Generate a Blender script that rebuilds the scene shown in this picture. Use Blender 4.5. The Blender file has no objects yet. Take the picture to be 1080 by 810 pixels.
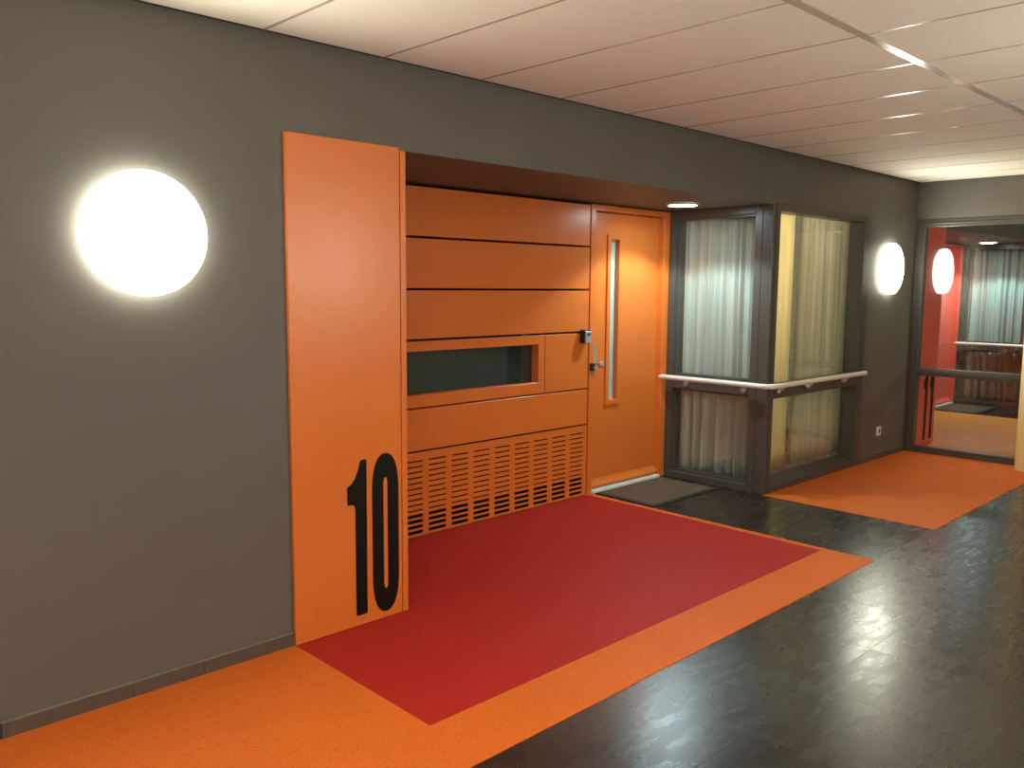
import bpy, bmesh, math, random
from mathutils import Vector, Matrix
random.seed(7)
SC = bpy.context.scene
COL = SC.collection

# ------------------------------------------------------------------ camera, world, exposure
yaw, pitch, roll = math.radians(44.093), math.radians(-6.554), math.radians(0.418)
fw = Vector((math.sin(yaw)*math.cos(pitch), math.cos(yaw)*math.cos(pitch), math.sin(pitch)))
rt = Vector((math.cos(yaw), -math.sin(yaw), 0.0))
up = rt.cross(fw)
cr, sr = math.cos(roll), math.sin(roll)
rt, up = cr*rt + sr*up, -sr*rt + cr*up
cam_data = bpy.data.cameras.new('camera')
cam_data.sensor_fit = 'HORIZONTAL'; cam_data.sensor_width = 36.0
cam_data.lens = 895.98/1080*36.0
cam_data.clip_start = 0.05
cam = bpy.data.objects.new('camera', cam_data)
cam.matrix_world = Matrix(((rt.x, up.x, -fw.x, -1.3764), (rt.y, up.y, -fw.y, -3.1821), (rt.z, up.z, -fw.z, 1.55), (0, 0, 0, 1)))
COL.objects.link(cam); SC.camera = cam

world = bpy.data.worlds.new('world'); SC.world = world; world.use_nodes = True
world.node_tree.nodes['Background'].inputs[0].default_value = (0.02, 0.02, 0.02, 1)
world.node_tree.nodes['Background'].inputs[1].default_value = 0.0

SC.view_settings.view_transform = 'Standard'
SC.view_settings.look = 'None'
SC.view_settings.gamma = 1.0
SC.view_settings.use_curve_mapping = False
SC.view_settings.exposure = 1.0

LAMP_STRENGTH = 27.0                 # the round opal wall lamps
EDGE_STRENGTH = 7.0                 # their dimmer side band
LAMP_COLOR = (1.0, 0.99, 0.80)
DOWN_WATTS = 28.0                   # spot in each recess downlight
FILL_STRENGTH = 15.0                # unseen square fill lights added on the ceiling
FILL_COLOR = (1.0, 1.02, 0.98)
DOWN_COLOR = (0.76, 1.0, 1.06)

# ------------------------------------------------------------------ materials
def srgb(r, g, b):
    f = lambda c: (c/255/12.92) if c/255 <= 0.04045 else ((c/255+0.055)/1.055)**2.4
    return (f(r), f(g), f(b), 1.0)

def new_mat(name):
    m = bpy.data.materials.new(name); m.use_nodes = True
    return m, m.node_tree.nodes, m.node_tree.links, m.node_tree.nodes['Principled BSDF']

def paint(name, col, rough=0.5, spec=0.5, var=0.06, vscale=6.0, bump=0.0, bscale=300.0, metal=0.0, rvar=0.0):
    m, N, L, B = new_mat(name)
    tc = N.new('ShaderNodeTexCoord')
    nz = N.new('ShaderNodeTexNoise'); nz.inputs['Scale'].default_value = vscale; nz.inputs['Detail'].default_value = 4
    L.new(tc.outputs['Object'], nz.inputs['Vector'])
    mx = N.new('ShaderNodeMix'); mx.data_type = 'RGBA'
    mx.inputs[6].default_value = (col[0]*(1-var), col[1]*(1-var), col[2]*(1-var), 1)
    mx.inputs[7].default_value = (min(1, col[0]*(1+var)), min(1, col[1]*(1+var)), min(1, col[2]*(1+var)), 1)
    L.new(nz.outputs['Fac'], mx.inputs[0]); L.new(mx.outputs[2], B.inputs['Base Color'])
    B.inputs['Roughness'].default_value = rough
    B.inputs['Specular IOR Level'].default_value = spec
    B.inputs['Metallic'].default_value = metal
    if rvar:
        mr = N.new('ShaderNodeMapRange'); mr.inputs['To Min'].default_value = rough-rvar; mr.inputs['To Max'].default_value = rough+rvar
        L.new(nz.outputs['Fac'], mr.inputs['Value']); L.new(mr.outputs['Result'], B.inputs['Roughness'])
    if bump:
        n2 = N.new('ShaderNodeTexNoise'); n2.inputs['Scale'].default_value = bscale; n2.inputs['Detail'].default_value = 2
        L.new(tc.outputs['Object'], n2.inputs['Vector'])
        bp = N.new('ShaderNodeBump'); bp.inputs['Strength'].default_value = bump; bp.inputs['Distance'].default_value = 0.002
        L.new(n2.outputs['Fac'], bp.inputs['Height']); L.new(bp.outputs['Normal'], B.inputs['Normal'])
    return m

def weave_wall(name, col):
    # painted glass-fibre wallpaper: fine woven relief
    m, N, L, B = new_mat(name)
    tc = N.new('ShaderNodeTexCoord')
    nz = N.new('ShaderNodeTexNoise'); nz.inputs['Scale'].default_value = 2.5; nz.inputs['Detail'].default_value = 6
    mp = N.new('ShaderNodeMapping'); mp.inputs['Scale'].default_value = (0.35, 1, 1.6)
    ad = N.new('ShaderNodeTexNoise'); ad.inputs['Scale'].default_value = 170; ad.inputs['Detail'].default_value = 3
    L.new(tc.outputs['Object'], nz.inputs['Vector'])
    L.new(tc.outputs['Object'], mp.inputs['Vector']); L.new(mp.outputs['Vector'], ad.inputs['Vector'])
    bp = N.new('ShaderNodeBump'); bp.inputs['Strength'].default_value = 0.25; bp.inputs['Distance'].default_value = 0.0015
    L.new(ad.outputs[0], bp.inputs['Height']); L.new(bp.outputs['Normal'], B.inputs['Normal'])
    mx = N.new('ShaderNodeMix'); mx.data_type = 'RGBA'
    mx.inputs[6].default_value = tuple(c*0.94 for c in col[:3]) + (1,)
    mx.inputs[7].default_value = tuple(c*1.06 for c in col[:3]) + (1,)
    L.new(nz.outputs['Fac'], mx.inputs[0]); L.new(mx.outputs[2], B.inputs['Base Color'])
    B.inputs['Roughness'].default_value = 0.55; B.inputs['Specular IOR Level'].default_value = 0.35
    return m

def speckled(name, col, dark, amount, rough=0.6, scale=170):
    m, N, L, B = new_mat(name)
    tc = N.new('ShaderNodeTexCoord')
    vo = N.new('ShaderNodeTexNoise'); vo.inputs['Scale'].default_value = scale; vo.inputs['Detail'].default_value = 1.0
    L.new(tc.outputs['Object'], vo.inputs['Vector'])
    rp = N.new('ShaderNodeMapRange'); rp.inputs['From Min'].default_value = 0.60; rp.inputs['From Max'].default_value = 0.70
    rp.inputs['To Min'].default_value = 0.0; rp.inputs['To Max'].default_value = amount; rp.clamp = True
    L.new(vo.outputs['Fac'], rp.inputs['Value'])
    nz = N.new('ShaderNodeTexNoise'); nz.inputs['Scale'].default_value = 3; nz.inputs['Detail'].default_value = 5
    L.new(tc.outputs['Object'], nz.inputs['Vector'])
    m0 = N.new('ShaderNodeMix'); m0.data_type = 'RGBA'
    m0.inputs[6].default_value = tuple(c*0.93 for c in col[:3]) + (1,); m0.inputs[7].default_value = tuple(min(1, c*1.07) for c in col[:3]) + (1,)
    L.new(nz.outputs['Fac'], m0.inputs[0])
    mx = N.new('ShaderNodeMix'); mx.data_type = 'RGBA'
    L.new(m0.outputs[2], mx.inputs[6]); mx.inputs[7].default_value = dark
    L.new(rp.outputs['Result'], mx.inputs[0]); L.new(mx.outputs[2], B.inputs['Base Color'])
    bp = N.new('ShaderNodeBump'); bp.inputs['Strength'].default_value = 0.3; bp.inputs['Distance'].default_value = 0.001
    L.new(vo.outputs['Fac'], bp.inputs['Height']); L.new(bp.outputs['Normal'], B.inputs['Normal'])
    B.inputs['Roughness'].default_value = rough; B.inputs['Specular IOR Level'].default_value = 0.16
    return m

def vinyl_floor(name):
    # dark slate-look tiles, half a metre square, with thin joints and a waxed sheen that differs from tile to tile
    m, N, L, B = new_mat(name)
    tc = N.new('ShaderNodeTexCoord')
    mp = N.new('ShaderNodeMapping'); mp.inputs['Location'].default_value = (-0.20, -0.265, 0)
    L.new(tc.outputs['Object'], mp.inputs['Vector'])
    br = N.new('ShaderNodeTexBrick'); br.offset = 0.0; br.squash = 1.0
    br.inputs['Scale'].default_value = 1.0; br.inputs['Brick Width'].default_value = 0.5; br.inputs['Row Height'].default_value = 0.5
    br.inputs['Mortar Size'].default_value = 0.0018; br.inputs['Mortar Smooth'].default_value = 0.1
    br.inputs['Color1'].default_value = (0, 0, 0, 1); br.inputs['Color2'].default_value = (1, 1, 1, 1); br.inputs['Mortar'].default_value = (0.5, 0.5, 0.5, 1)
    L.new(mp.outputs['Vector'], br.inputs['Vector'])
    n1 = N.new('ShaderNodeTexNoise'); n1.inputs['Scale'].default_value = 5; n1.inputs['Detail'].default_value = 7; n1.inputs['Roughness'].default_value = 0.65
    mp2 = N.new('ShaderNodeMapping'); mp2.inputs['Scale'].default_value = (1.0, 2.2, 1.0)
    L.new(tc.outputs['Object'], mp2.inputs['Vector']); L.new(mp2.outputs['Vector'], n1.inputs['Vector'])
    mx = N.new('ShaderNodeMix'); mx.data_type = 'RGBA'
    mx.inputs[6].default_value = srgb(32, 28, 23); mx.inputs[7].default_value = srgb(46, 42, 36)
    L.new(n1.outputs['Fac'], mx.inputs[0])
    tv = N.new('ShaderNodeMix'); tv.data_type = 'RGBA'; tv.blend_type = 'MULTIPLY'; tv.inputs[0].default_value = 1.0
    cr_ = N.new('ShaderNodeMapRange'); cr_.inputs['To Min'].default_value = 0.82; cr_.inputs['To Max'].default_value = 1.1
    L.new(br.outputs['Color'], cr_.inputs['Value'])
    L.new(mx.outputs[2], tv.inputs[6]); L.new(cr_.outputs['Result'], tv.inputs[7])
    jm = N.new('ShaderNodeMix'); jm.data_type = 'RGBA'; jm.inputs[7].default_value = srgb(30, 27, 23)
    L.new(br.outputs['Fac'], jm.inputs[0]); L.new(tv.outputs[2], jm.inputs[6]); L.new(jm.outputs[2], B.inputs['Base Color'])
    # roughness: smeared wax in short streaks + a small difference from tile to tile
    mp3 = N.new('ShaderNodeMapping'); mp3.inputs['Rotation'].default_value = (0, 0, 0.5); mp3.inputs['Scale'].default_value = (1.0, 3.0, 1.0)
    ns = N.new('ShaderNodeTexNoise'); ns.inputs['Scale'].default_value = 6; ns.inputs['Detail'].default_value = 5; ns.inputs['Roughness'].default_value = 0.6
    L.new(tc.outputs['Object'], mp3.inputs['Vector']); L.new(mp3.outputs['Vector'], ns.inputs['Vector'])
    mr = N.new('ShaderNodeMapRange'); mr.inputs['From Min'].default_value = 0.3; mr.inputs['From Max'].default_value = 0.7
    mr.inputs['To Min'].default_value = 0.215; mr.inputs['To Max'].default_value = 0.30
    L.new(ns.outputs['Fac'], mr.inputs['Value'])
    ma = N.new('ShaderNodeMath'); ma.operation = 'MULTIPLY_ADD'; ma.inputs[1].default_value = 0.03
    L.new(br.outputs['Color'], ma.inputs[0]); L.new(mr.outputs['Result'], ma.inputs[2])
    mj = N.new('ShaderNodeMath'); mj.operation = 'MULTIPLY_ADD'; mj.inputs[1].default_value = 0.12
    L.new(br.outputs['Fac'], mj.inputs[0]); L.new(ma.outputs[0], mj.inputs[2]); L.new(mj.outputs[0], B.inputs['Roughness'])
    B.inputs['Specular IOR Level'].default_value = 0.78
    return m

def glass(name, f0=0.05, tint=(0.93, 0.97, 0.95), rough=0.0, film=0.0, film_col=(0, 0, 0)):
    # clear pane: mirror reflection by the angle (Schlick), the rest passes straight through
    m, N, L, B = new_mat(name); N.remove(B)
    out = N['Material Output']
    lw = N.new('ShaderNodeLayerWeight'); lw.inputs['Blend'].default_value = 0.5
    pw = N.new('ShaderNodeMath'); pw.operation = 'POWER'; pw.inputs[1].default_value = 5
    L.new(lw.outputs['Facing'], pw.inputs[0])
    ma = N.new('ShaderNodeMath'); ma.operation = 'MULTIPLY_ADD'; ma.inputs[1].default_value = 1-f0; ma.inputs[2].default_value = f0
    L.new(pw.outputs[0], ma.inputs[0])
    tr = N.new('ShaderNodeBsdfTransparent'); tr.inputs[0].default_value = tint + (1,)
    gl = N.new('ShaderNodeBsdfGlossy'); gl.inputs['Roughness'].default_value = rough; gl.inputs['Color'].default_value = (1, 1, 1, 1)
    mx = N.new('ShaderNodeMixShader')
    body = tr
    if film:                                   # a matt film on the pane
        df = N.new('ShaderNodeBsdfDiffuse'); df.inputs[0].default_value = tuple(film_col) + (1,)
        body = N.new('ShaderNodeMixShader'); body.inputs[0].default_value = film
        L.new(tr.outputs[0], body.inputs[1]); L.new(df.outputs[0], body.inputs[2])
    L.new(ma.outputs[0], mx.inputs[0]); L.new(body.outputs[0], mx.inputs[1]); L.new(gl.outputs[0], mx.inputs[2])
    L.new(mx.outputs[0], out.inputs['Surface'])
    return m

def cloth(name, col, transl=0.35):
    m, N, L, B = new_mat(name); N.remove(B)
    out = N['Material Output']
    tc = N.new('ShaderNodeTexCoord')
    wv = N.new('ShaderNodeTexNoise'); wv.inputs['Scale'].default_value = 150
    L.new(tc.outputs['Object'], wv.inputs['Vector'])
    mx0 = N.new('ShaderNodeMix'); mx0.data_type = 'RGBA'
    mx0.inputs[6].default_value = tuple(c*0.92 for c in col[:3]) + (1,); mx0.inputs[7].default_value = tuple(min(1, c*1.05) for c in col[:3]) + (1,)
    L.new(wv.outputs['Fac'], mx0.inputs[0])
    d = N.new('ShaderNodeBsdfDiffuse'); t = N.new('ShaderNodeBsdfTranslucent'); mx = N.new('ShaderNodeMixShader')
    L.new(mx0.outputs[2], d.inputs[0]); L.new(mx0.outputs[2], t.inputs[0])
    mx.inputs[0].default_value = transl
    L.new(d.outputs[0], mx.inputs[1]); L.new(t.outputs[0], mx.inputs[2]); L.new(mx.outputs[0], out.inputs['Surface'])
    return m

def emit(name, col, strength):
    m, N, L, B = new_mat(name)
    B.inputs['Base Color'].default_value = (0.9, 0.9, 0.88, 1)
    B.inputs['Roughness'].default_value = 0.3
    B.inputs['Emission Color'].default_value = col + (1,)
    B.inputs['Emission Strength'].default_value = strength
    return m

M = {}
M['wall'] = weave_wall('grey_wall_paint', srgb(97, 93, 88))
M['orange'] = paint('orange_lacquer', srgb(214, 112, 42), rough=0.33, spec=0.6, var=0.035, vscale=5, bump=0.06, bscale=260, rvar=0.04)
M['red'] = paint('red_lacquer', srgb(238, 100, 80), rough=0.33, spec=0.5, var=0.035, vscale=5, bump=0.06, bscale=260)
M['black'] = paint('black_lettering', srgb(14, 14, 11), rough=0.5, spec=0.22)
M['gap'] = paint('black_backing', srgb(14, 12, 11), rough=0.8, spec=0.2)
M['frame'] = paint('anthracite_frame_paint', srgb(78, 74, 68), rough=0.32, spec=0.5, var=0.03)
M['tile'] = paint('brown_skirting_tile', srgb(84, 74, 64), rough=0.45, var=0.12, vscale=14)
M['grout'] = paint('pale_grout', srgb(128, 118, 106), rough=0.8)
M['ceiling'] = paint('white_ceiling_board', srgb(238, 232, 222), rough=0.8, spec=0.2, var=0.02, vscale=20, bump=0.15, bscale=500)
M['tbar'] = paint('white_ceiling_rail', srgb(188, 179, 164), rough=0.2, spec=0.6, var=0.01)
M['vinyl'] = vinyl_floor('slate_vinyl_floor')
M['orange_floor'] = speckled('orange_floor_covering', srgb(212, 104, 36), srgb(134, 58, 18), 0.55)
M['red_floor'] = speckled('red_floor_covering', srgb(170, 38, 29), srgb(130, 26, 22), 0.4)
M['tan_floor'] = speckled('tan_floor_covering', srgb(220, 142, 60), srgb(150, 92, 36), 0.5)
M['mat'] = speckled('brown_mat_pile', srgb(100, 84, 68), srgb(46, 38, 30), 0.8, rough=0.95, scale=150)
M['mat_edge'] = paint('black_rubber', srgb(36, 34, 32), rough=0.7)
M['glass'] = glass('clear_window_glass')
M['dark_glass'] = glass('green_tinted_glass', f0=0.05, tint=(0.70, 0.78, 0.74), film=0.30, film_col=srgb(70, 84, 80)[:3])
M['frost'] = paint('frosted_glass', srgb(168, 186, 176), rough=0.25, var=0.15, vscale=45, bump=0.5, bscale=160)
M['sheer'] = cloth('pale_curtain_cloth', srgb(196, 196, 190), 0.10)
M['beige'] = cloth('beige_curtain_cloth', srgb(222, 216, 198), 0.5)
M['cream_cloth'] = cloth('cream_curtain_cloth', srgb(238, 226, 190), 0.45)
M['cream'] = paint('cream_column_paint', srgb(236, 206, 146), rough=0.5, var=0.03)
M['white'] = paint('white_plastic', srgb(232, 226, 214), rough=0.4, var=0.01)
M['stone'] = paint('white_threshold_stone', srgb(232, 234, 222), rough=0.35, var=0.03)
M['steel'] = paint('brushed_steel', srgb(190, 184, 176), rough=0.28, metal=0.6, var=0.02)
M['railpaint'] = paint('pale_handrail_coating', srgb(228, 220, 212), rough=0.35, var=0.02)
M['silver'] = paint('silver_casing', srgb(176, 180, 184), rough=0.35, metal=0.35, var=0.02)
M['plastic'] = paint('black_plastic', srgb(22, 21, 22), rough=0.45, var=0.02)
M['opal'] = emit('glowing_opal_shade', LAMP_COLOR, LAMP_STRENGTH)
M['opal_edge'] = emit('softly_glowing_shade_edge', LAMP_COLOR, EDGE_STRENGTH)
M['fill_diffuser'] = emit('added_fill_diffuser', FILL_COLOR, FILL_STRENGTH)
M['diffuser'] = emit('glowing_cold_diffuser', DOWN_COLOR, 40.0)
M['pale'] = paint('white_wall_paint', srgb(226, 221, 212), rough=0.6, var=0.02)
M['inner'] = paint('interior_wall_paint', srgb(120, 116, 104), rough=0.8)

# ------------------------------------------------------------------ mesh helpers
class MB:
    def __init__(s): s.bm = bmesh.new()
    def box(s, x0, x1, y0, y1, z0, z1, bev=0.0, seg=2):
        r = bmesh.ops.create_cube(s.bm, size=1.0)
        bmesh.ops.scale(s.bm, vec=(abs(x1-x0), abs(y1-y0), abs(z1-z0)), verts=r['verts'])
        bmesh.ops.translate(s.bm, vec=((x0+x1)/2, (y0+y1)/2, (z0+z1)/2), verts=r['verts'])
        if bev:
            es = {e for v in r['verts'] for e in v.link_edges}
            bmesh.ops.bevel(s.bm, geom=list(es), offset=bev, segments=seg, affect='EDGES', profile=0.5)
        return s
    def lathe(s, prof, c, axis='Z', n=48, closed=True):
        # prof: (radius, height) pairs along the axis
        rings = []
        for r, h in prof:
            ring = []
            for i in range(n if r > 1e-6 else 1):
                a = 2*math.pi*i/n
                u, v = r*math.cos(a), r*math.sin(a)
                p = {'Z': (u, v, h), '-Y': (u, -h, v), 'Y': (v, h, u), '-X': (-h, u, v)}[axis]
                ring.append(s.bm.verts.new((c[0]+p[0], c[1]+p[1], c[2]+p[2])))
            rings.append(ring)
        for a, b in zip(rings, rings[1:]):
            for i in range(n):
                if len(a) == 1 and len(b) == 1: break
                if len(a) == 1: s.bm.faces.new((a[0], b[i], b[(i+1) % n]))
                elif len(b) == 1: s.bm.faces.new((a[i], a[(i+1) % n], b[0]))
                else: s.bm.faces.new((a[i], a[(i+1) % n], b[(i+1) % n], b[i]))
        return s
    def tube(s, pts, r, n=20, caps=True):
        pts = [Vector(p) for p in pts]; rings = []
        for i, p in enumerate(pts):
            t = ((pts[min(i+1, len(pts)-1)]-p).normalized() + (p-pts[max(i-1, 0)]).normalized())
            if t.length < 1e-6: t = Vector((0, 0, 1))
            t.normalize()
            ref = Vector((0, 0, 1)) if abs(t.z) < 0.9 else Vector((1, 0, 0))
            a = t.cross(ref).normalized(); b = t.cross(a).normalized()
            rings.append([s.bm.verts.new(p + r*(math.cos(2*math.pi*k/n)*a + math.sin(2*math.pi*k/n)*b)) for k in range(n)])
        for A, B_ in zip(rings, rings[1:]):
            for k in range(n): s.bm.faces.new((A[k], A[(k+1) % n], B_[(k+1) % n], B_[k]))
        if caps:
            s.bm.faces.new(rings[0]); s.bm.faces.new(rings[-1])
        return s
    def sphere(s, c, r):
        m = Matrix.Translation(c)
        bmesh.ops.create_uvsphere(s.bm, u_segments=24, v_segments=14, radius=r, matrix=m); return s
    def prism(s, poly, z0, z1):
        # horizontal slab with the outline poly (x, y)
        lo = [s.bm.verts.new((x, y, z0)) for x, y in poly]; hi = [s.bm.verts.new((x, y, z1)) for x, y in poly]
        s.bm.faces.new(lo[::-1]); s.bm.faces.new(hi)
        k = len(poly)
        for i in range(k): s.bm.faces.new((lo[i], lo[(i+1) % k], hi[(i+1) % k], hi[i]))
        return s
    def extrude_x(s, prof, x0, x1):
        # prof (y, z) closed, swept along x
        a = [s.bm.verts.new((x0, y, z)) for y, z in prof]; b = [s.bm.verts.new((x1, y, z)) for y, z in prof]
        k = len(prof); s.bm.faces.new(a); s.bm.faces.new(b[::-1])
        for i in range(k): s.bm.faces.new((a[i], b[i], b[(i+1) % k], a[(i+1) % k]))
        return s
    def build(s, name, mat, parent=None, smooth=False):
        bmesh.ops.recalc_face_normals(s.bm, faces=s.bm.faces[:])
        me = bpy.data.meshes.new(name); s.bm.to_mesh(me); s.bm.free()
        me.materials.append(mat)
        if smooth:
            for p in me.polygons: p.use_smooth = True
            try: me.set_sharp_from_angle(angle=math.radians(40))
            except Exception: pass
        o = bpy.data.objects.new(name, me); COL.objects.link(o)
        if parent:
            o.parent = parent
            o.matrix_parent_inverse = Matrix.Translation(-parent.location)
        return o

def thing(name, label, cat, loc=(0, 0, 0), group=None):
    o = bpy.data.objects.new(name, None); o.empty_display_size = 0.1
    o.location = loc; COL.objects.link(o)
    o['label'] = label; o['category'] = cat
    if group: o['group'] = group
    return o
def tag(o, label, cat, group=None):
    o['label'] = label; o['category'] = cat
    if group: o['group'] = group
    return o
def struct(o, label=None, cat=None):
    o['kind'] = 'structure'
    if label: o['label'] = label
    if cat: o['category'] = cat
    return o
def struct_root(name, label, cat, loc):
    o = bpy.data.objects.new(name, None); o.empty_display_size = 0.1; o.location = loc; COL.objects.link(o)
    return struct(o, label, cat)

# ------------------------------------------------------------------ measures (metres)
DX = 6.685                    # the next dwelling repeats the first at this distance along the corridor
D = 0.908                     # depth of the door recess
H = 2.538                     # ceiling
SOF = 2.156                   # recess soffit
XL, XR, YB = -3.2, 14.0, -3.6 # corridor ends and the wall opposite
XE = 7.0                      # glazed partition at the far end
X0, X1 = 0.404, 1.007         # orange panel
XS, XD = 3.367, 4.345         # door unit
XG = 4.34                     # bay window side pane
XW = 5.973                    # bay window right end

# ------------------------------------------------------------------ shell
struct(MB().box(XL, XR, YB, 2.2, -0.1, 0.0).build('floor', M['vinyl']), 'dark slate grey vinyl tile floor with a waxed sheen', 'floor')

w = MB()
w.box(-0.712, 0.974, 0, 0.16, 0, 2.7)                # grey wall with the large lamp
w.box(0.974, XW, 0, 0.16, 2.172, 2.7)                # lintel over recess and bay
w.box(XW, XE-0.02, 0, 0.16, 0, 2.7)                  # wall with the second lamp
w.box(XL, -0.712, 0, 0.16, 2.172, 2.7)
struct(w.build('wall_left', M['wall']), 'long dark grey corridor wall with woven texture', 'wall')
w = MB()
w.box(XE-0.02, DX+0.974, 0, 0.16, 0, 2.7).box(DX+0.974, XR, 0, 0.16, 2.172, 2.7).box(DX+XW, XR, 0, 0.16, 0, 2.172)
struct(w.build('wall_beyond', M['wall']), 'dark grey wall beyond the glazed partition', 'wall')
w = MB()
w.box(XE-0.02, XE+0.08, -1.20, 0, 2.2, 2.7)
w.box(XE-0.02, XE+0.08, YB, -1.20, 0, 2.7)
struct(w.build('wall_right', M['wall']), 'grey end wall above and beside the glazed partition', 'wall')
struct(MB().box(XL, XR, YB-0.15, YB, 0, 2.7).build('wall_back', M['pale']))
struct(MB().box(XL-0.15, XL, YB-0.15, 2.2, 0, 2.7).build('wall_near', M['pale']))
struct(MB().box(XR, XR+0.15, YB-0.15, 2.2, 0, 2.7).build('wall_far', M['wall']))
struct(MB().box(XL, XR, 2.2, 2.35, 0, 2.7).build('wall_inside', M['inner']))

# recess backing and soffit for both dwellings
for dx, nm in ((0, 'front'), (DX, 'beyond')):
    b = MB()
    b.box(dx+0.974, dx+XS+0.01, D+0.08, D+0.16, 0, 0.80).box(dx+0.974, dx+XS+0.01, D+0.08, D+0.16, 1.225, 2.6)
    b.box(dx+2.92, dx+XS+0.01, D+0.08, D+0.16, 0.80, 1.225).box(dx+0.974, dx+1.03, D+0.08, D+0.16, 0.80, 1.225)
    b.box(dx+XS+0.01, dx+XG+0.2, D+0.10, D+0.16, 2.09, 2.6)
    struct(b.build('wall_recess_'+nm, M['gap']))
    struct(MB().box(dx+0.974, dx+XG+0.13, 0.16, D+0.08, SOF, SOF+0.08).box(dx+0.974, dx+XG, 0.0, 0.16, SOF, 2.172).build('ceiling_recess_'+nm, M['wall']),
           'dark grey soffit over the %s door recess' % ('orange' if dx == 0 else 'red'), 'ceiling')
    # wall of the dwelling behind the bay, beside the door
    struct(MB().box(dx+XG+0.13, dx+XG+0.2, D, 2.2, 0, 2.6).build('wall_dwelling_'+nm, M['inner']))

# ceiling: boards with bevelled edges laid on rails
cb = MB()
pitch_, xs0 = 0.5665, 0.32
RY = -1.645
n0 = int(math.floor((XL-xs0)/pitch_))
x = xs0 + n0*pitch_
while x < XR:
    for y0, y1 in ((RY+0.018, -0.030), (RY-1.6, RY-0.018), (YB+0.01, RY-1.64)):
        if y1-y0 < 0.05: continue
        a, b2 = max(x+0.006, XL), min(x+pitch_-0.006, XR)
        segs = [(a, b2)]
        if a < XE-0.03 < b2 or a < XE+0.09 < b2:     # the partition wall stands between the boards
            segs = [(a, XE-0.035), (XE+0.095, b2)]
        for s0, s1 in segs:
            if s1-s0 > 0.03: cb.box(s0, s1, y0, y1, H, H+0.02)
    x += pitch_
struct(cb.build('ceiling', M['ceiling']), 'white ceiling of long narrow boards', 'ceiling')
tb = MB()
tb.box(XL, XE-0.03, RY-0.02, RY+0.02, H-0.002, H+0.012).box(XE+0.09, XR, RY-0.02, RY+0.02, H-0.002, H+0.012)
x = xs0 + n0*pitch_
while x < XR:
    if x > XL+0.02: tb.box(x-0.0075, x+0.0075, YB+0.01, RY-0.0205, H-0.001, H+0.016).box(x-0.0075, x+0.0075, RY+0.0205, -0.028, H-0.001, H+0.016)
    x += pitch_
struct(tb.build('trim_1', M['tbar']), 'white ceiling rails between the boards', 'trim')
struct(MB().box(XL, XR, YB, 0.0, 2.62, 2.68).build('ceiling_void', M['gap']))

struct(MB().box(XL, XE-0.035, -0.0285, -0.0005, H+0.004, H+0.012).box(XE-0.034, XE-0.021, YB, -0.0005, H+0.004, H+0.012).build('trim_3', M['gap']), 'black strip standing in for the shade in the gap between wall and ceiling', 'trim')  # black strip that darkens the gap where shade would fall

# skirting of small tiles
def skirting(name, xa, xb, label):
    b = MB(); b.box(xa, xb, -0.008, 0, 0, 0.0595)
    o = struct(b.build(name, M['grout']), label, 'baseboard')
    t = MB(); k = math.floor(xa/0.139)
    while k*0.139 < xb:
        s0, s1 = max(xa, k*0.139+0.0012), min(xb, (k+1)*0.139-0.0012)
        if s1-s0 > 0.01: t.box(s0, s1, -0.012, -0.004, 0.001, 0.0575, bev=0.0012, seg=1)
        k += 1
    t.build('tile_row', M['tile'], o)
skirting('baseboard_left', -0.712, X0-0.002, 'row of brown skirting tiles under the large lamp')
skirting('baseboard_right', XW+0.002, XE-0.03, 'row of brown skirting tiles under the socket')

# end of the neighbouring bay window at the left picture edge
struct(MB().box(-0.83, -0.712, -0.006, 0.11, 0, 2.172, bev=0.004).box(-0.85, -0.83, 0.06, 0.11, 0, 2.172).box(XL, -0.83, 0.09, 0.11, 0, 2.172).build('trim_2', M['frame']), 'dark window post at the left end of the wall', 'trim')

# ------------------------------------------------------------------ floor coverings
o = MB().prism([(XL+0.01, -1.235), (3.42, -1.235), (3.42, D-0.005), (XS+0.002, D-0.005), (XS+0.002, -0.94), (X0, -0.94), (X0, -0.012), (-0.705, -0.012), (-0.705, -0.008), (XL+0.01, -0.008)], 0.0, 0.003).build('floor_covering', M['orange_floor'])
tag(o, 'orange speckled floor strip along the wall, bordering the red area', 'floor covering')
o = MB().prism([(X0+0.001, -0.939), (XS+0.001, -0.939), (XS+0.001, D-0.006), (X1+0.002, D-0.006), (X1+0.002, -0.022), (X0+0.001, -0.022)], 0.0, 0.003).build('floor_covering', M['red_floor'])
tag(o, 'large red floor area in front of the orange recess wall', 'floor covering')
o = MB().prism([(XG, -1.237), (XE-0.015, -1.237), (XE-0.015, -0.012), (XW, -0.012), (XW, -0.006), (XG, -0.006)], 0.0, 0.003).build('floor_covering', M['orange_floor'])
tag(o, 'orange floor area under the bay window, up to the glass partition', 'floor covering')
o = MB().prism([(XE+0.075, -1.6), (DX+XS+0.03, -1.6), (DX+XS+0.03, D-0.005), (DX+X1+0.002, D-0.005), (DX+X1+0.002, -0.022), (XE+0.075, -0.022)], 0.0, 0.003).build('floor_covering', M['tan_floor'])
tag(o, 'tan floor area seen through the glass partition', 'floor covering')

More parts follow.
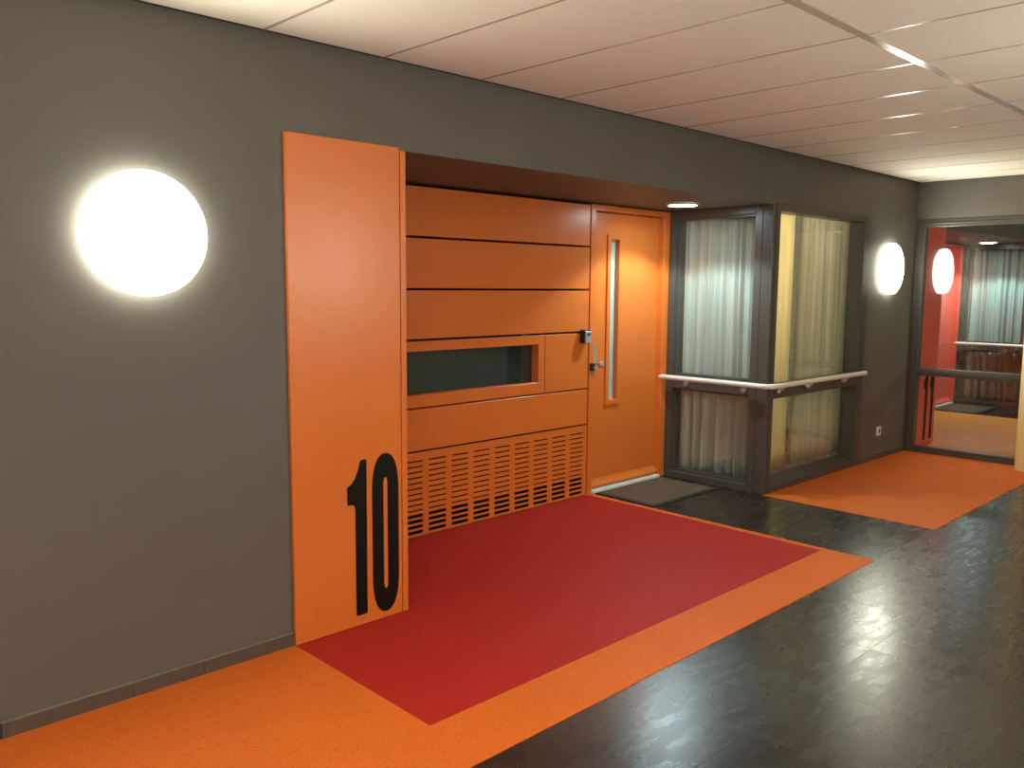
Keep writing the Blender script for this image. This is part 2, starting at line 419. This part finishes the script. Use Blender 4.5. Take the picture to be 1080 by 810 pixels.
# ------------------------------------------------------------------ glyphs
def arc(cx, cz, rx, rz, a0, a1, n=20):
    return [(cx+rx*math.cos(math.radians(a0+(a1-a0)*i/n)), cz+rz*math.sin(math.radians(a0+(a1-a0)*i/n))) for i in range(n+1)]
def superarc(cx, cz, rx, rz, a0, a1, e=2.3, n=28):
    out = []
    for i in range(n+1):
        t = math.radians(a0+(a1-a0)*i/n); c, s = math.cos(t), math.sin(t)
        out.append((cx+rx*math.copysign(abs(c)**(2/e), c), cz+rz*math.copysign(abs(s)**(2/e), s)))
    return out
def digit_one(parent, dx, label=None):
    p = [(0.712, 0.058), (0.716, 0.052), (0.766, 0.052), (0.7715, 0.058), (0.7745, 0.766), (0.771, 0.772), (0.745, 0.771), (0.740, 0.766)]
    p += [(0.735, 0.745), (0.725, 0.715), (0.711, 0.688), (0.694, 0.668), (0.671, 0.654), (0.671, 0.578), (0.674, 0.573)]
    p += [(0.700, 0.572), (0.707, 0.568), (0.711, 0.558), (0.713, 0.540)]
    bm = bmesh.new()
    f = [bm.verts.new((dx+x, -0.0225, z)) for x, z in p]; k = [bm.verts.new((dx+x, -0.0198, z)) for x, z in p]
    bm.faces.new(f); bm.faces.new(k[::-1])
    for i in range(len(p)):
        j = (i+1) % len(p); bm.faces.new((f[i], f[j], k[j], k[i]))
    b = MB(); b.bm.free(); b.bm = bm
    return b.build('digit', M['black'], parent)
def digit_zero(parent, dx):
    outer = superarc(0.8775, 0.605, 0.0735, 0.181, 0, 180) + superarc(0.8775, 0.216, 0.0735, 0.181, 180, 360)
    inner = superarc(0.8775, 0.640, 0.0118, 0.034, 0, 180) + superarc(0.8775, 0.176, 0.0118, 0.030, 180, 360)
    bm = bmesh.new(); n = len(outer)
    V = {}
    for key, loop in (('o', outer), ('i', inner)):
        for lay, y in (('f', -0.0225), ('b', -0.0198)):
            V[key+lay] = [bm.verts.new((dx+x, y, z)) for x, z in loop]
    for i in range(n):
        j = (i+1) % n
        bm.faces.new((V['of'][i], V['of'][j], V['if'][j], V['if'][i]))
        bm.faces.new((V['ob'][i], V['ib'][i], V['ib'][j], V['ob'][j]))
        bm.faces.new((V['of'][i], V['ob'][i], V['ob'][j], V['of'][j]))
        bm.faces.new((V['if'][i], V['if'][j], V['ib'][j], V['ib'][i]))
    b = MB(); b.bm.free(); b.bm = bm
    return b.build('digit', M['black'], parent)

# ------------------------------------------------------------------ number panels
def number_panel(dx, mat, label, ones):
    t = thing('number_panel', label, 'wall panel', (dx+X0, 0, 0))
    MB().box(dx+X0, dx+0.9715, -0.02, -0.0005, 0.003, 2.165, bev=0.0025).build('board', mat, t)
    MB().box(dx+0.9755, dx+X1, -0.02, D-0.004, 0.003, 2.152, bev=0.0025).build('side_board', mat, t)
    if ones:
        digit_one(t, dx+0.005); digit_one(t, dx+0.165)
    else:
        digit_one(t, dx); digit_zero(t, dx)
number_panel(0, M['orange'], 'tall orange wall panel with a large black number 10', False)
number_panel(DX, M['red'], 'dark red wall panel with black number strokes, behind the glass partition', True)

# ------------------------------------------------------------------ orange recess wall
YF, YK = D, D+0.02
def board(x0, x1, z0, z1, label):
    o = MB().box(x0, x1, YF, YK+0.05, z0, z1, bev=0.002, seg=1).build('cladding_board', M['orange'])
    return tag(o, label, 'cladding board', 'orange boards of the recess wall')
BX0, BX1 = X1+0.004, XS-0.004
board(BX0, BX1, 1.8465, 2.138, 'topmost wide orange board of the recess wall')
board(BX0, BX1, 1.5355, 1.8335, 'second wide orange board from the top of the recess wall')
b3 = board(BX0, BX1, 1.229, 1.5225, 'wide orange board directly above the slot window')
board(2.910, BX1, 0.809, 1.215, 'short orange board between slot window and door, below the key box')
board(BX0, BX1, 0.5415, 0.7985, 'wide orange board between slot window and ventilation grille')
for hx, hz in ((3.310, 1.424), (3.289, 1.397), (3.331, 1.396), (3.311, 1.369), (3.310, 1.397)):
    MB().lathe([(0, 0.0008), (0.0035, 0.0008), (0.0035, -0.001)], (hx, YF, hz), '-Y', n=10).build('speaker_hole', M['gap'], b3)

vt = thing('ventilation_grille', 'orange slotted ventilation grille at the foot of the recess wall', 'grille', (BX0, YF, 0))
g = MB(); cols = [(3.179-0.1873*k, 3.321-0.1873*k) for k in range(12)][::-1]
rows = []
for r in range(14):
    zc = 0.4765-0.0343*r
    rows.append((zc-0.0045, zc+0.0045) if r < 10 else (zc-0.011, zc+0.010))
y0, y1 = YF, YF+0.006
zt, zb = 0.5315, 0.004
edges = [BX0] + [v for c in cols for v in c] + [BX1]
for i in range(0, len(edges), 2):
    g.box(edges[i], edges[i+1], y0, y1, zb, zt)
zl = sorted([zb, zt] + [v for r in rows for v in r])
for c0, c1 in cols:
    for i in range(0, len(zl), 2): g.box(c0, c1, y0, y1, zl[i], zl[i+1])
g.build('slotted_board', M['orange'], vt)
MB().box(BX0, BX1, YF+0.05, YF+0.07, zb, zt).build('backing', M['gap'], vt)

# slot window
wn = struct_root('window_1', 'long low window in the orange recess wall', 'window', (BX0, YF, 0.8))
f = MB()
f.box(BX0, 2.902, YF, YK, 1.1525, 1.215, bev=0.002, seg=1).box(BX0, 2.902, YF, YK, 0.809, 0.886, bev=0.002, seg=1)
f.box(2.840, 2.902, YF, YK, 0.8865, 1.152, bev=0.001, seg=1).box(BX0, 1.075, YF, YK, 0.8865, 1.152)
f.box(BX0+0.02, 2.89, YK, YF+0.085, 1.1525, 1.20).box(BX0+0.02, 2.89, YK, YF+0.085, 0.83, 0.886).box(2.840, 2.89, YK, YF+0.085, 0.886, 1.1525).box(BX0+0.02, 1.075, YK, YF+0.085, 0.886, 1.1525)
f.build('window_frame', M['orange'], wn)
MB().box(1.06, 2.855, YF+0.062, YF+0.068, 0.875, 1.165).build('window_pane', M['dark_glass'], wn)

def drape(name, mat, axis, c, a0, a1, z0, z1, amp, wl, seed, label, group=None, drift=0.0):
    # hanging cloth with soft irregular folds; axis 'x' hangs in the plane x=c, 'y' in the plane y=c
    rnd = random.Random(seed); n = int((a1-a0)/0.006)+1
    ph = [rnd.uniform(0, 6.28) for _ in range(4)]
    bm = bmesh.new(); grid = []
    rowsn = 14
    for j in range(rowsn+1):
        tz = j/rowsn; z = z1+(z0-z1)*tz
        row = []
        for i in range(n+1):
            a = a0+(a1-a0)*i/n
            u = a + 0.012*math.sin(2.1*tz+ph[3]+9*a)*tz
            q = 2*math.pi*u/wl
            d = amp*(0.62*math.sin(q+1.2*math.sin(0.37*q+ph[0])+ph[1]) + 0.30*math.sin(1.73*q+ph[2]) + 0.15*math.sin(3.1*q+ph[0]))
            d *= 0.75+0.35*tz
            if axis == 'x': row.append(bm.verts.new((c+d, a, z)))
            else: row.append(bm.verts.new((a, c+d, z)))
        grid.append(row)
    for j in range(rowsn):
        for i in range(n):
            bm.faces.new((grid[j][i], grid[j][i+1], grid[j+1][i+1], grid[j+1][i]))
    b = MB(); b.bm.free(); b.bm = bm
    o = b.build(name, mat, None, smooth=True)
    s = o.modifiers.new('thickness', 'SOLIDIFY'); s.thickness = 0.0016
    return tag(o, label, 'curtain', group)
drape('curtain', M['beige'], 'y', YF+0.15, 2.82, 2.90, 0.76, 1.26, 0.012, 0.07, 5, 'edge of a pale curtain behind the slot window')
struct(MB().box(1.0, XS, 1.6, 1.65, 0, 2.6).build('wall_room', M['inner']))

# ------------------------------------------------------------------ doors
def door(name, dx, mat, label):
    r = struct_root(name, label, 'door', (dx+XS, D, 0))
    f = MB()
    f.box(dx+XS+0.006, dx+3.424, YF-0.004, D+0.10, 0.0, 2.147, bev=0.002, seg=1)
    f.box(dx+4.264, dx+XD-0.007, YF-0.004, D+0.10, 0.0, 2.147, bev=0.002, seg=1)
    f.box(dx+3.424, dx+4.264, YF-0.004, D+0.10, 2.104, 2.147, bev=0.002, seg=1)
    f.build('door_frame', mat, r)
    y0, y1 = D+0.050, D+0.095
    l = MB(); L0, L1, G0, G1, Z0, Z1 = dx+3.426, dx+4.262, dx+3.650, dx+3.755, 0.685, 1.910
    l.box(L0, G0, y0, y1, 0.03, 2.098).box(G1, L1, y0, y1, 0.03, 2.098).box(G0, G1, y0, y1, 0.03, Z0).box(G0, G1, y0, y1, Z1, 2.098)
    l.build('door_leaf', mat, r)
    bd = MB()
    bd.box(dx+3.615, G0+0.004, y0-0.014, y1, 0.650, 1.942, bev=0.003).box(G1-0.004, dx+3.797, y0-0.014, y1, 0.650, 1.942, bev=0.003)
    bd.box(G0, G1, y0-0.0137, y1, 0.650, Z0+0.004, bev=0.003).box(G0, G1, y0-0.0137, y1, Z1-0.004, 1.942, bev=0.003)
    bd.build('glazing_bead', mat, r)
    MB().box(G0, G1, y0+0.026, y0+0.032, Z0, Z1).build('door_pane', M['frost'], r)
    MB().extrude_x([(y0+0.005, 0.036), (y0-0.034, 0.034), (y0-0.044, 0.042), (y0-0.043, 0.052), (y0-0.034, 0.060), (y0-0.018, 0.070), (y0-0.010, 0.084), (y0-0.006, 0.091), (y0+0.005, 0.090)], dx+3.430, dx+4.260).build('weather_bar', mat, r, smooth=True)
    MB().box(dx+3.425, dx+4.263, D-0.022, D+0.095, 0.0, 0.026, bev=0.003).build('threshold', M['stone'], r)
    hx = dx+3.490
    h = MB().box(hx-0.016, hx+0.016, y0-0.010, y0, 0.895, 1.125, bev=0.003).build('handle_plate', M['steel'], r)
    MB().lathe([(0.010, 0), (0.010, 0.045), (0.013, 0.050), (0.025, 0.056), (0.027, 0.064), (0.026, 0.072), (0.020, 0.076), (0, 0.077)], (hx, y0-0.007, 0.976), '-Y', n=28).build('knob', M['steel'], h, smooth=True)
    MB().lathe([(0.007, 0), (0.007, 0.012), (0, 0.012)], (hx, y0-0.007, 0.925), '-Y', n=18).build('lock_cylinder', M['steel'], h)
    MB().lathe([(0.004, 0), (0.004, 0.002), (0, 0.002)], (hx, y0-0.008, 1.055), '-Y', n=12).build('screw', M['gap'], h)
    k = MB().box(dx+3.377, dx+3.417, YF-0.020, YF-0.004, 0.934, 0.990, bev=0.004).build('lock_guard', M['plastic'], r)
    MB().box(dx+3.404, dx+3.432, YF-0.028, YF-0.012, 0.946, 0.966, bev=0.003).build('latch', M['steel'], k)
    return r
door('door_1', 0, M['orange'], 'orange flat door with a narrow vertical frosted pane')
door('door_2', DX, M['red'], 'red flat door seen through the glass partition')
# red wall beside the red door (behind the red panel)
struct(MB().box(DX+BX0, DX+BX1, YF, YK+0.05, 0.0, 2.138, bev=0.002).build('wall_red_recess', M['red']))

# key safe
ks = thing('key_safe', 'small black and silver key box on the board edge beside the orange door', 'key box', (3.30, YF, 1.145))
MB().box(3.266, 3.336, YF-0.052, YF, 1.143, 1.243, bev=0.008, seg=3).build('body', M['plastic'], ks)
MB().box(3.269, 3.333, YF-0.060, YF-0.046, 1.146, 1.232, bev=0.006, seg=3).build('front_cover', M['silver'], ks)
MB().box(3.284, 3.318, YF-0.064, YF-0.056, 1.199, 1.218, bev=0.004, seg=2).build('slide_button', M['plastic'], ks)

# door mats
def mat_(dx, label):
    t = thing('door_mat', label, 'mat', (dx+3.85, 0.62, 0))
    MB().box(dx+3.446, dx+4.262, 0.335, D-0.027, 0.0, 0.008, bev=0.003).build('rubber_edge', M['mat_edge'], t)
    MB().box(dx+3.475, dx+4.240, 0.362, D-0.045, 0.004, 0.012, bev=0.002).build('pile', M['mat'], t)
mat_(0, 'dark brown door mat in front of the orange door')
mat_(DX, 'grey door mat in front of the red door')

# ------------------------------------------------------------------ bay windows
def bay(dx, idx, front):
    r = struct_root('window_%d' % idx, 'side pane of the bay window beside the %s door' % ('orange' if dx == 0 else 'red'), 'window', (dx+XG, 0.5, 0))
    f = MB(); xa, xb = dx+XG, dx+XG+0.125
    f.box(xa, xb, 0.857, D-0.002, 0, SOF-0.001, bev=0.003).box(xa, xb, 0.088, 0.148, 0, SOF-0.001, bev=0.003)
    f.box(xa, xb, 0.147, 0.858, 2.098, SOF-0.001, bev=0.003).box(xa, xb, 0.147, 0.858, 0, 0.053, bev=0.003)
    f.build('window_frame', M['frame'], r)
    MB().box(xa+0.001, xb, 0.147, 0.858, 0.742, 0.842, bev=0.003).build('mid_rail', M['frame'], r)
    bd = MB()                                       # glazing beads stepping in to the pane
    for z0, z1 in ((0.053, 0.742), (0.842, 2.098)):
        bd.box(xa+0.04, xb, 0.838, 0.858, z0, z1).box(xa+0.04, xb, 0.147, 0.163, z0, z1)
        bd.box(xa+0.04, xb, 0.163, 0.838, z0, z0+0.018).box(xa+0.04, xb, 0.163, 0.838, z1-0.016, z1)
    bd.build('glazing_bead', M['frame'], r)
    for z0, z1 in ((0.065, 0.730), (0.855, 2.088)):
        MB().box(xa+0.060, xa+0.066, 0.160, 0.842, z0, z1).build('window_pane', M['glass'], r)
    struct(MB().box(dx+XG+0.0, dx+XG+0.047, 0.0, 0.087, 0, 2.171, bev=0.006, seg=3).box(dx+XG+0.047, dx+XG+0.125, 0.11, 0.15, 0, 2.16).build('trim_post_%d' % idx, M['frame']), 'dark corner post of the bay window' if dx == 0 else 'dark corner post of the far bay window', 'trim')
    # front pane
    r2 = struct_root('window_%d' % (idx+1), 'front pane of the bay window between corner post and second lamp' if dx == 0 else 'front pane of the far bay window', 'window', (dx+5.2, 0, 0))
    f = MB()
    f.box(dx+4.3885, dx+4.436, -0.004, 0.115, 0, 2.171, bev=0.003).box(dx+5.860, dx+XW, -0.006, 0.13, 0, 2.171, bev=0.003)
    f.box(dx+4.436, dx+5.860, -0.004, 0.115, 2.112, 2.171, bev=0.003).box(dx+4.436, dx+5.860, -0.004, 0.115, 0, 0.052, bev=0.003)
    f.build('window_frame', M['frame'], r2)
    MB().box(dx+4.436, dx+5.860, -0.003, 0.115, 0.722, 0.822, bev=0.003).build('mid_rail', M['frame'], r2)
    MB().extrude_x([(0.004, 0.052), (0.115, 0.052), (0.115, 0.100), (0.092, 0.094)], dx+4.437, dx+5.859).build('sill', M['frame'], r2)
    for z0, z1 in ((0.09, 0.728), (0.815, 2.116)):
        MB().box(dx+4.432, dx+5.863, 0.096, 0.102, z0, z1).build('window_pane', M['glass'], r2)
bay(0, 2, True)
bay(DX, 4, False)

drape('curtain', M['sheer'], 'x', XG+0.160, 0.17, 0.895, 0.055, 2.13, 0.040, 0.100, 11, 'pale curtain in the side pane beside the orange door')
drape('curtain', M['cream_cloth'], 'y', 0.285, 4.56, 5.20, 0.06, 2.15, 0.008, 0.16, 3, 'smooth cream curtain behind the front pane, next to the corner post')
drape('curtain', M['beige'], 'y', 0.210, 5.11, 6.02, 0.10, 2.14, 0.028, 0.095, 21, 'beige folded curtain behind the front pane, on its lamp side')
drape('curtain', M['sheer'], 'x', DX+XG+0.185, 0.17, 0.895, 0.055, 2.13, 0.040, 0.100, 12, 'pale curtain beyond the red door, seen through the glass partition')

# unseen fill light added inside the dwelling to backlight the curtains
rl = bpy.data.lights.new('room_fill', 'POINT'); rl.energy = 62.0; rl.color = (1.0, 0.93, 0.78); rl.shadow_soft_size = 0.15
ro = bpy.data.objects.new('room_fill', rl); ro.location = (5.15, 1.35, 2.2); COL.objects.link(ro)
struct(MB().box(XE+0.3, XE+0.35, 0.16, 2.2, 0, 2.6).build('wall_dwelling_end', M['inner']))
struct(MB().box(XG, XE+0.3, 0.16, 2.2, 2.45, 2.5).build('ceiling_dwelling', M['ceiling']))

# handrails
def handrail(dx, label):
    t = thing('handrail', label, 'handrail', (dx+XG, 0, 0))
    cx, cy, R, z = dx+XG-0.062, -0.062, 0.07, 0.830
    pts = [(cx, 0.918, z), (cx, 0.6, z), (cx, 0.3, z), (cx, cy+R, z)]
    for i in range(1, 9):
        a = math.pi+math.pi/2*i/8
        pts.append((cx+R+R*math.cos(a), cy+R+R*math.sin(a), z))
    pts += [(dx+4.9, cy, z), (dx+5.4, cy, z), (dx+5.885, cy, z)]
    rail = MB().tube(pts, 0.0195, n=24)
    rail.sphere((cx, 0.918, z), 0.0195).sphere((dx+5.885, cy, z), 0.0195)
    rail.build('rail', M['railpaint'], t, smooth=True)
    for y in (0.700, 0.180):
        b = MB().sphere((dx+XG-0.024, y, 0.786), 0.025).tube([(dx+XG-0.002, y, 0.786), (dx+XG-0.03, y, 0.786)], 0.012, n=14)
        b.tube([(dx+XG-0.03, y, 0.790), (dx+XG-0.052, y, 0.799), (cx, y, 0.815)], 0.007, n=12).build('bracket', M['steel'], t, smooth=True)
    for x in (4.470, 4.930, 5.560):
        b = MB().sphere((dx+x, -0.026, 0.786), 0.022).tube([(dx+x, -0.002, 0.786), (dx+x, -0.03, 0.786)], 0.012, n=14)
        b.tube([(dx+x, -0.03, 0.790), (dx+x+0.01, -0.052, 0.799), (dx+x+0.02, cy, 0.815)], 0.007, n=12).build('bracket', M['steel'], t, smooth=True)
handrail(0, 'white handrail bent around the bay window corner beside the orange door')
handrail(DX, 'white handrail across the far bay window behind the glass partition')

# ------------------------------------------------------------------ far glazed partition
r = struct_root('window_6', 'glazed partition at the end of the corridor', 'window', (XE, -0.6, 0))
f = MB(); xa, xb = XE-0.008, XE+0.07
f.box(xa, xb, -0.082, -0.001, 0, 2.199, bev=0.004).box(xa, xb, -1.199, -1.12, 0, 2.199, bev=0.004)
f.box(xa, xb, -1.12, -0.082, 2.127, 2.199, bev=0.004).box(xa, xb, -1.12, -0.082, 0, 0.062, bev=0.004)
f.box(xa-0.008, xa+0.01, -1.199, -0.03, 2.150, 2.166, bev=0.003).box(xa-0.008, xa+0.01, -0.04, -0.022, 0, 2.166, bev=0.003)
f.box(xa-0.010, xa+0.02, -1.12, -0.001, 0, 0.026, bev=0.003)
f.build('window_frame', M['frame'], r)
MB().box(xa+0.001, xb, -1.12, -0.082, 0.738, 0.812, bev=0.006).box(xa-0.004, xa+0.02, -1.12, -0.05, 0.758, 0.796, bev=0.004).build('mid_rail', M['frame'], r)
for z0, z1 in ((0.055, 0.742), (0.808, 2.132)):
    MB().box(XE+0.034, XE+0.040, -1.124, -0.078, z0, z1).build('window_pane', M['glass'], r)

# column in front of the partition
cl = MB().lathe([(0.0, 0.0), (0.112, 0.0), (0.112, H+0.01), (0.0, H+0.01)], (6.845, -1.118, 0), 'Z', n=64).build('column', M['cream'], None, smooth=True)
struct(cl, 'round cream column at the right edge before the glass partition', 'column')

# ------------------------------------------------------------------ lamps
def wall_lamp(x, y, z, face, label):
    t = thing('wall_lamp', label, 'lamp', (x, y, z), 'round opal wall lamps')
    ax = '-Y' if face < 0 else 'Y'
    MB().lathe([(0.0, 0.0), (0.199, 0.0), (0.199, 0.0125), (0.0, 0.0125)], (x, y+face*0.0005, z), ax, n=64).build('base_plate', M['white'], t)
    MB().lathe([(0.200, 0.0), (0.222, 0.0), (0.2235, 0.004), (0.2245, 0.012), (0.2250, 0.028), (0.2245, 0.042), (0.222, 0.046), (0.216, 0.046), (0.200, 0.012)], (x, y+face*0.0005, z), ax, n=72).build('shade_edge', M['opal_edge'], t, smooth=True)
    prof = [(0.2155, 0.038), (0.2155, 0.0465), (0.2150, 0.0485), (0.20, 0.0505), (0.16, 0.0535), (0.11, 0.056), (0.05, 0.0575), (0.0, 0.058)]
    MB().lathe(prof, (x, y+face*0.0005, z), ax, n=72).build('shade', M['opal'], t, smooth=True)
wall_lamp(-0.168, 0, 1.730, -1, 'large round glowing wall lamp left of the orange number panel')
wall_lamp(6.405, 0, 1.730, -1, 'round glowing wall lamp between bay window and glass partition')
wall_lamp(2.70, YB, 1.730, 1, 'round glowing wall lamp on the wall opposite the orange panel')
wall_lamp(-2.3, YB, 1.730, 1, 'round glowing wall lamp on the wall opposite, nearer the corridor end')

wall_lamp(9.3, YB, 1.730, 1, 'round glowing wall lamp on the wall opposite, beyond the glass partition')

def ceiling_fill(x, y, label):  # out-of-view fill panels, added to raise the ambient brightness
    t = thing('ceiling_fill', label, 'lamp', (x, y, H), 'added square fill lights')
    f = MB()
    f.box(x-0.31, x+0.31, y-0.31, y-0.29, H-0.012, H-0.0005).box(x-0.31, x+0.31, y+0.29, y+0.31, H-0.012, H-0.0005)
    f.box(x-0.31, x-0.29, y-0.29, y+0.29, H-0.012, H-0.0005).box(x+0.29, x+0.31, y-0.29, y+0.29, H-0.012, H-0.0005)
    f.build('frame', M['white'], t)
    MB().box(x-0.29, x+0.29, y-0.29, y+0.29, H-0.008, H-0.0005).build('diffuser', M['fill_diffuser'], t)
ceiling_fill(-2.2, -2.7, 'unseen square fill light added behind the camera, near the corridor end')
ceiling_fill(1.1, -3.2, 'unseen square fill light added beside the wall opposite the orange panel')

def downlight(dx, label):
    cx, cy = dx+3.86, 0.46
    t = thing('downlight', label, 'lamp', (cx, cy, SOF), 'recess downlights')
    MB().lathe([(0.098, 0.0), (0.116, 0.0), (0.116, -0.012), (0.106, -0.018), (0.098, -0.012)], (cx, cy, SOF), 'Z', n=48).build('ring', M['white'], t, smooth=True)
    MB().lathe([(0.0, -0.022), (0.06, -0.020), (0.088, -0.014), (0.099, -0.004), (0.099, 0.0)], (cx, cy, SOF), 'Z', n=48).build('diffuser', M['diffuser'], t, smooth=True)
    ld = bpy.data.lights.new('downlight_bulb', 'SPOT'); ld.energy = DOWN_WATTS*(1.0 if dx == 0 else 1.35); ld.color = DOWN_COLOR
    ld.spot_size = math.radians(126); ld.spot_blend = 0.25; ld.shadow_soft_size = 0.05
    lo = bpy.data.objects.new('bulb', ld); COL.objects.link(lo); lo.parent = t
    lo.location = (0, 0, -0.075)
downlight(0, 'round white downlight in the soffit before the orange door')
downlight(DX, 'round white downlight in the soffit before the red door')

# ------------------------------------------------------------------ socket
so = thing('power_socket', 'small white wall socket low on the grey wall under the second lamp', 'socket', (6.375, 0, 0.26))
MB().box(6.333, 6.417, -0.011, 0, 0.218, 0.302, bev=0.004).build('cover_plate', M['white'], so)
s = MB().lathe([(0.021, 0.0115), (0.021, 0.0125), (0.0185, 0.0125), (0.0185, 0.0115)], (6.375, 0, 0.26), '-Y', n=28).build('socket_ring', M['grout'], so)
MB().lathe([(0.0, 0.0120), (0.0185, 0.0120), (0.0185, 0.0105)], (6.375, 0, 0.26), '-Y', n=28).build('socket_well', M['tile'], so)
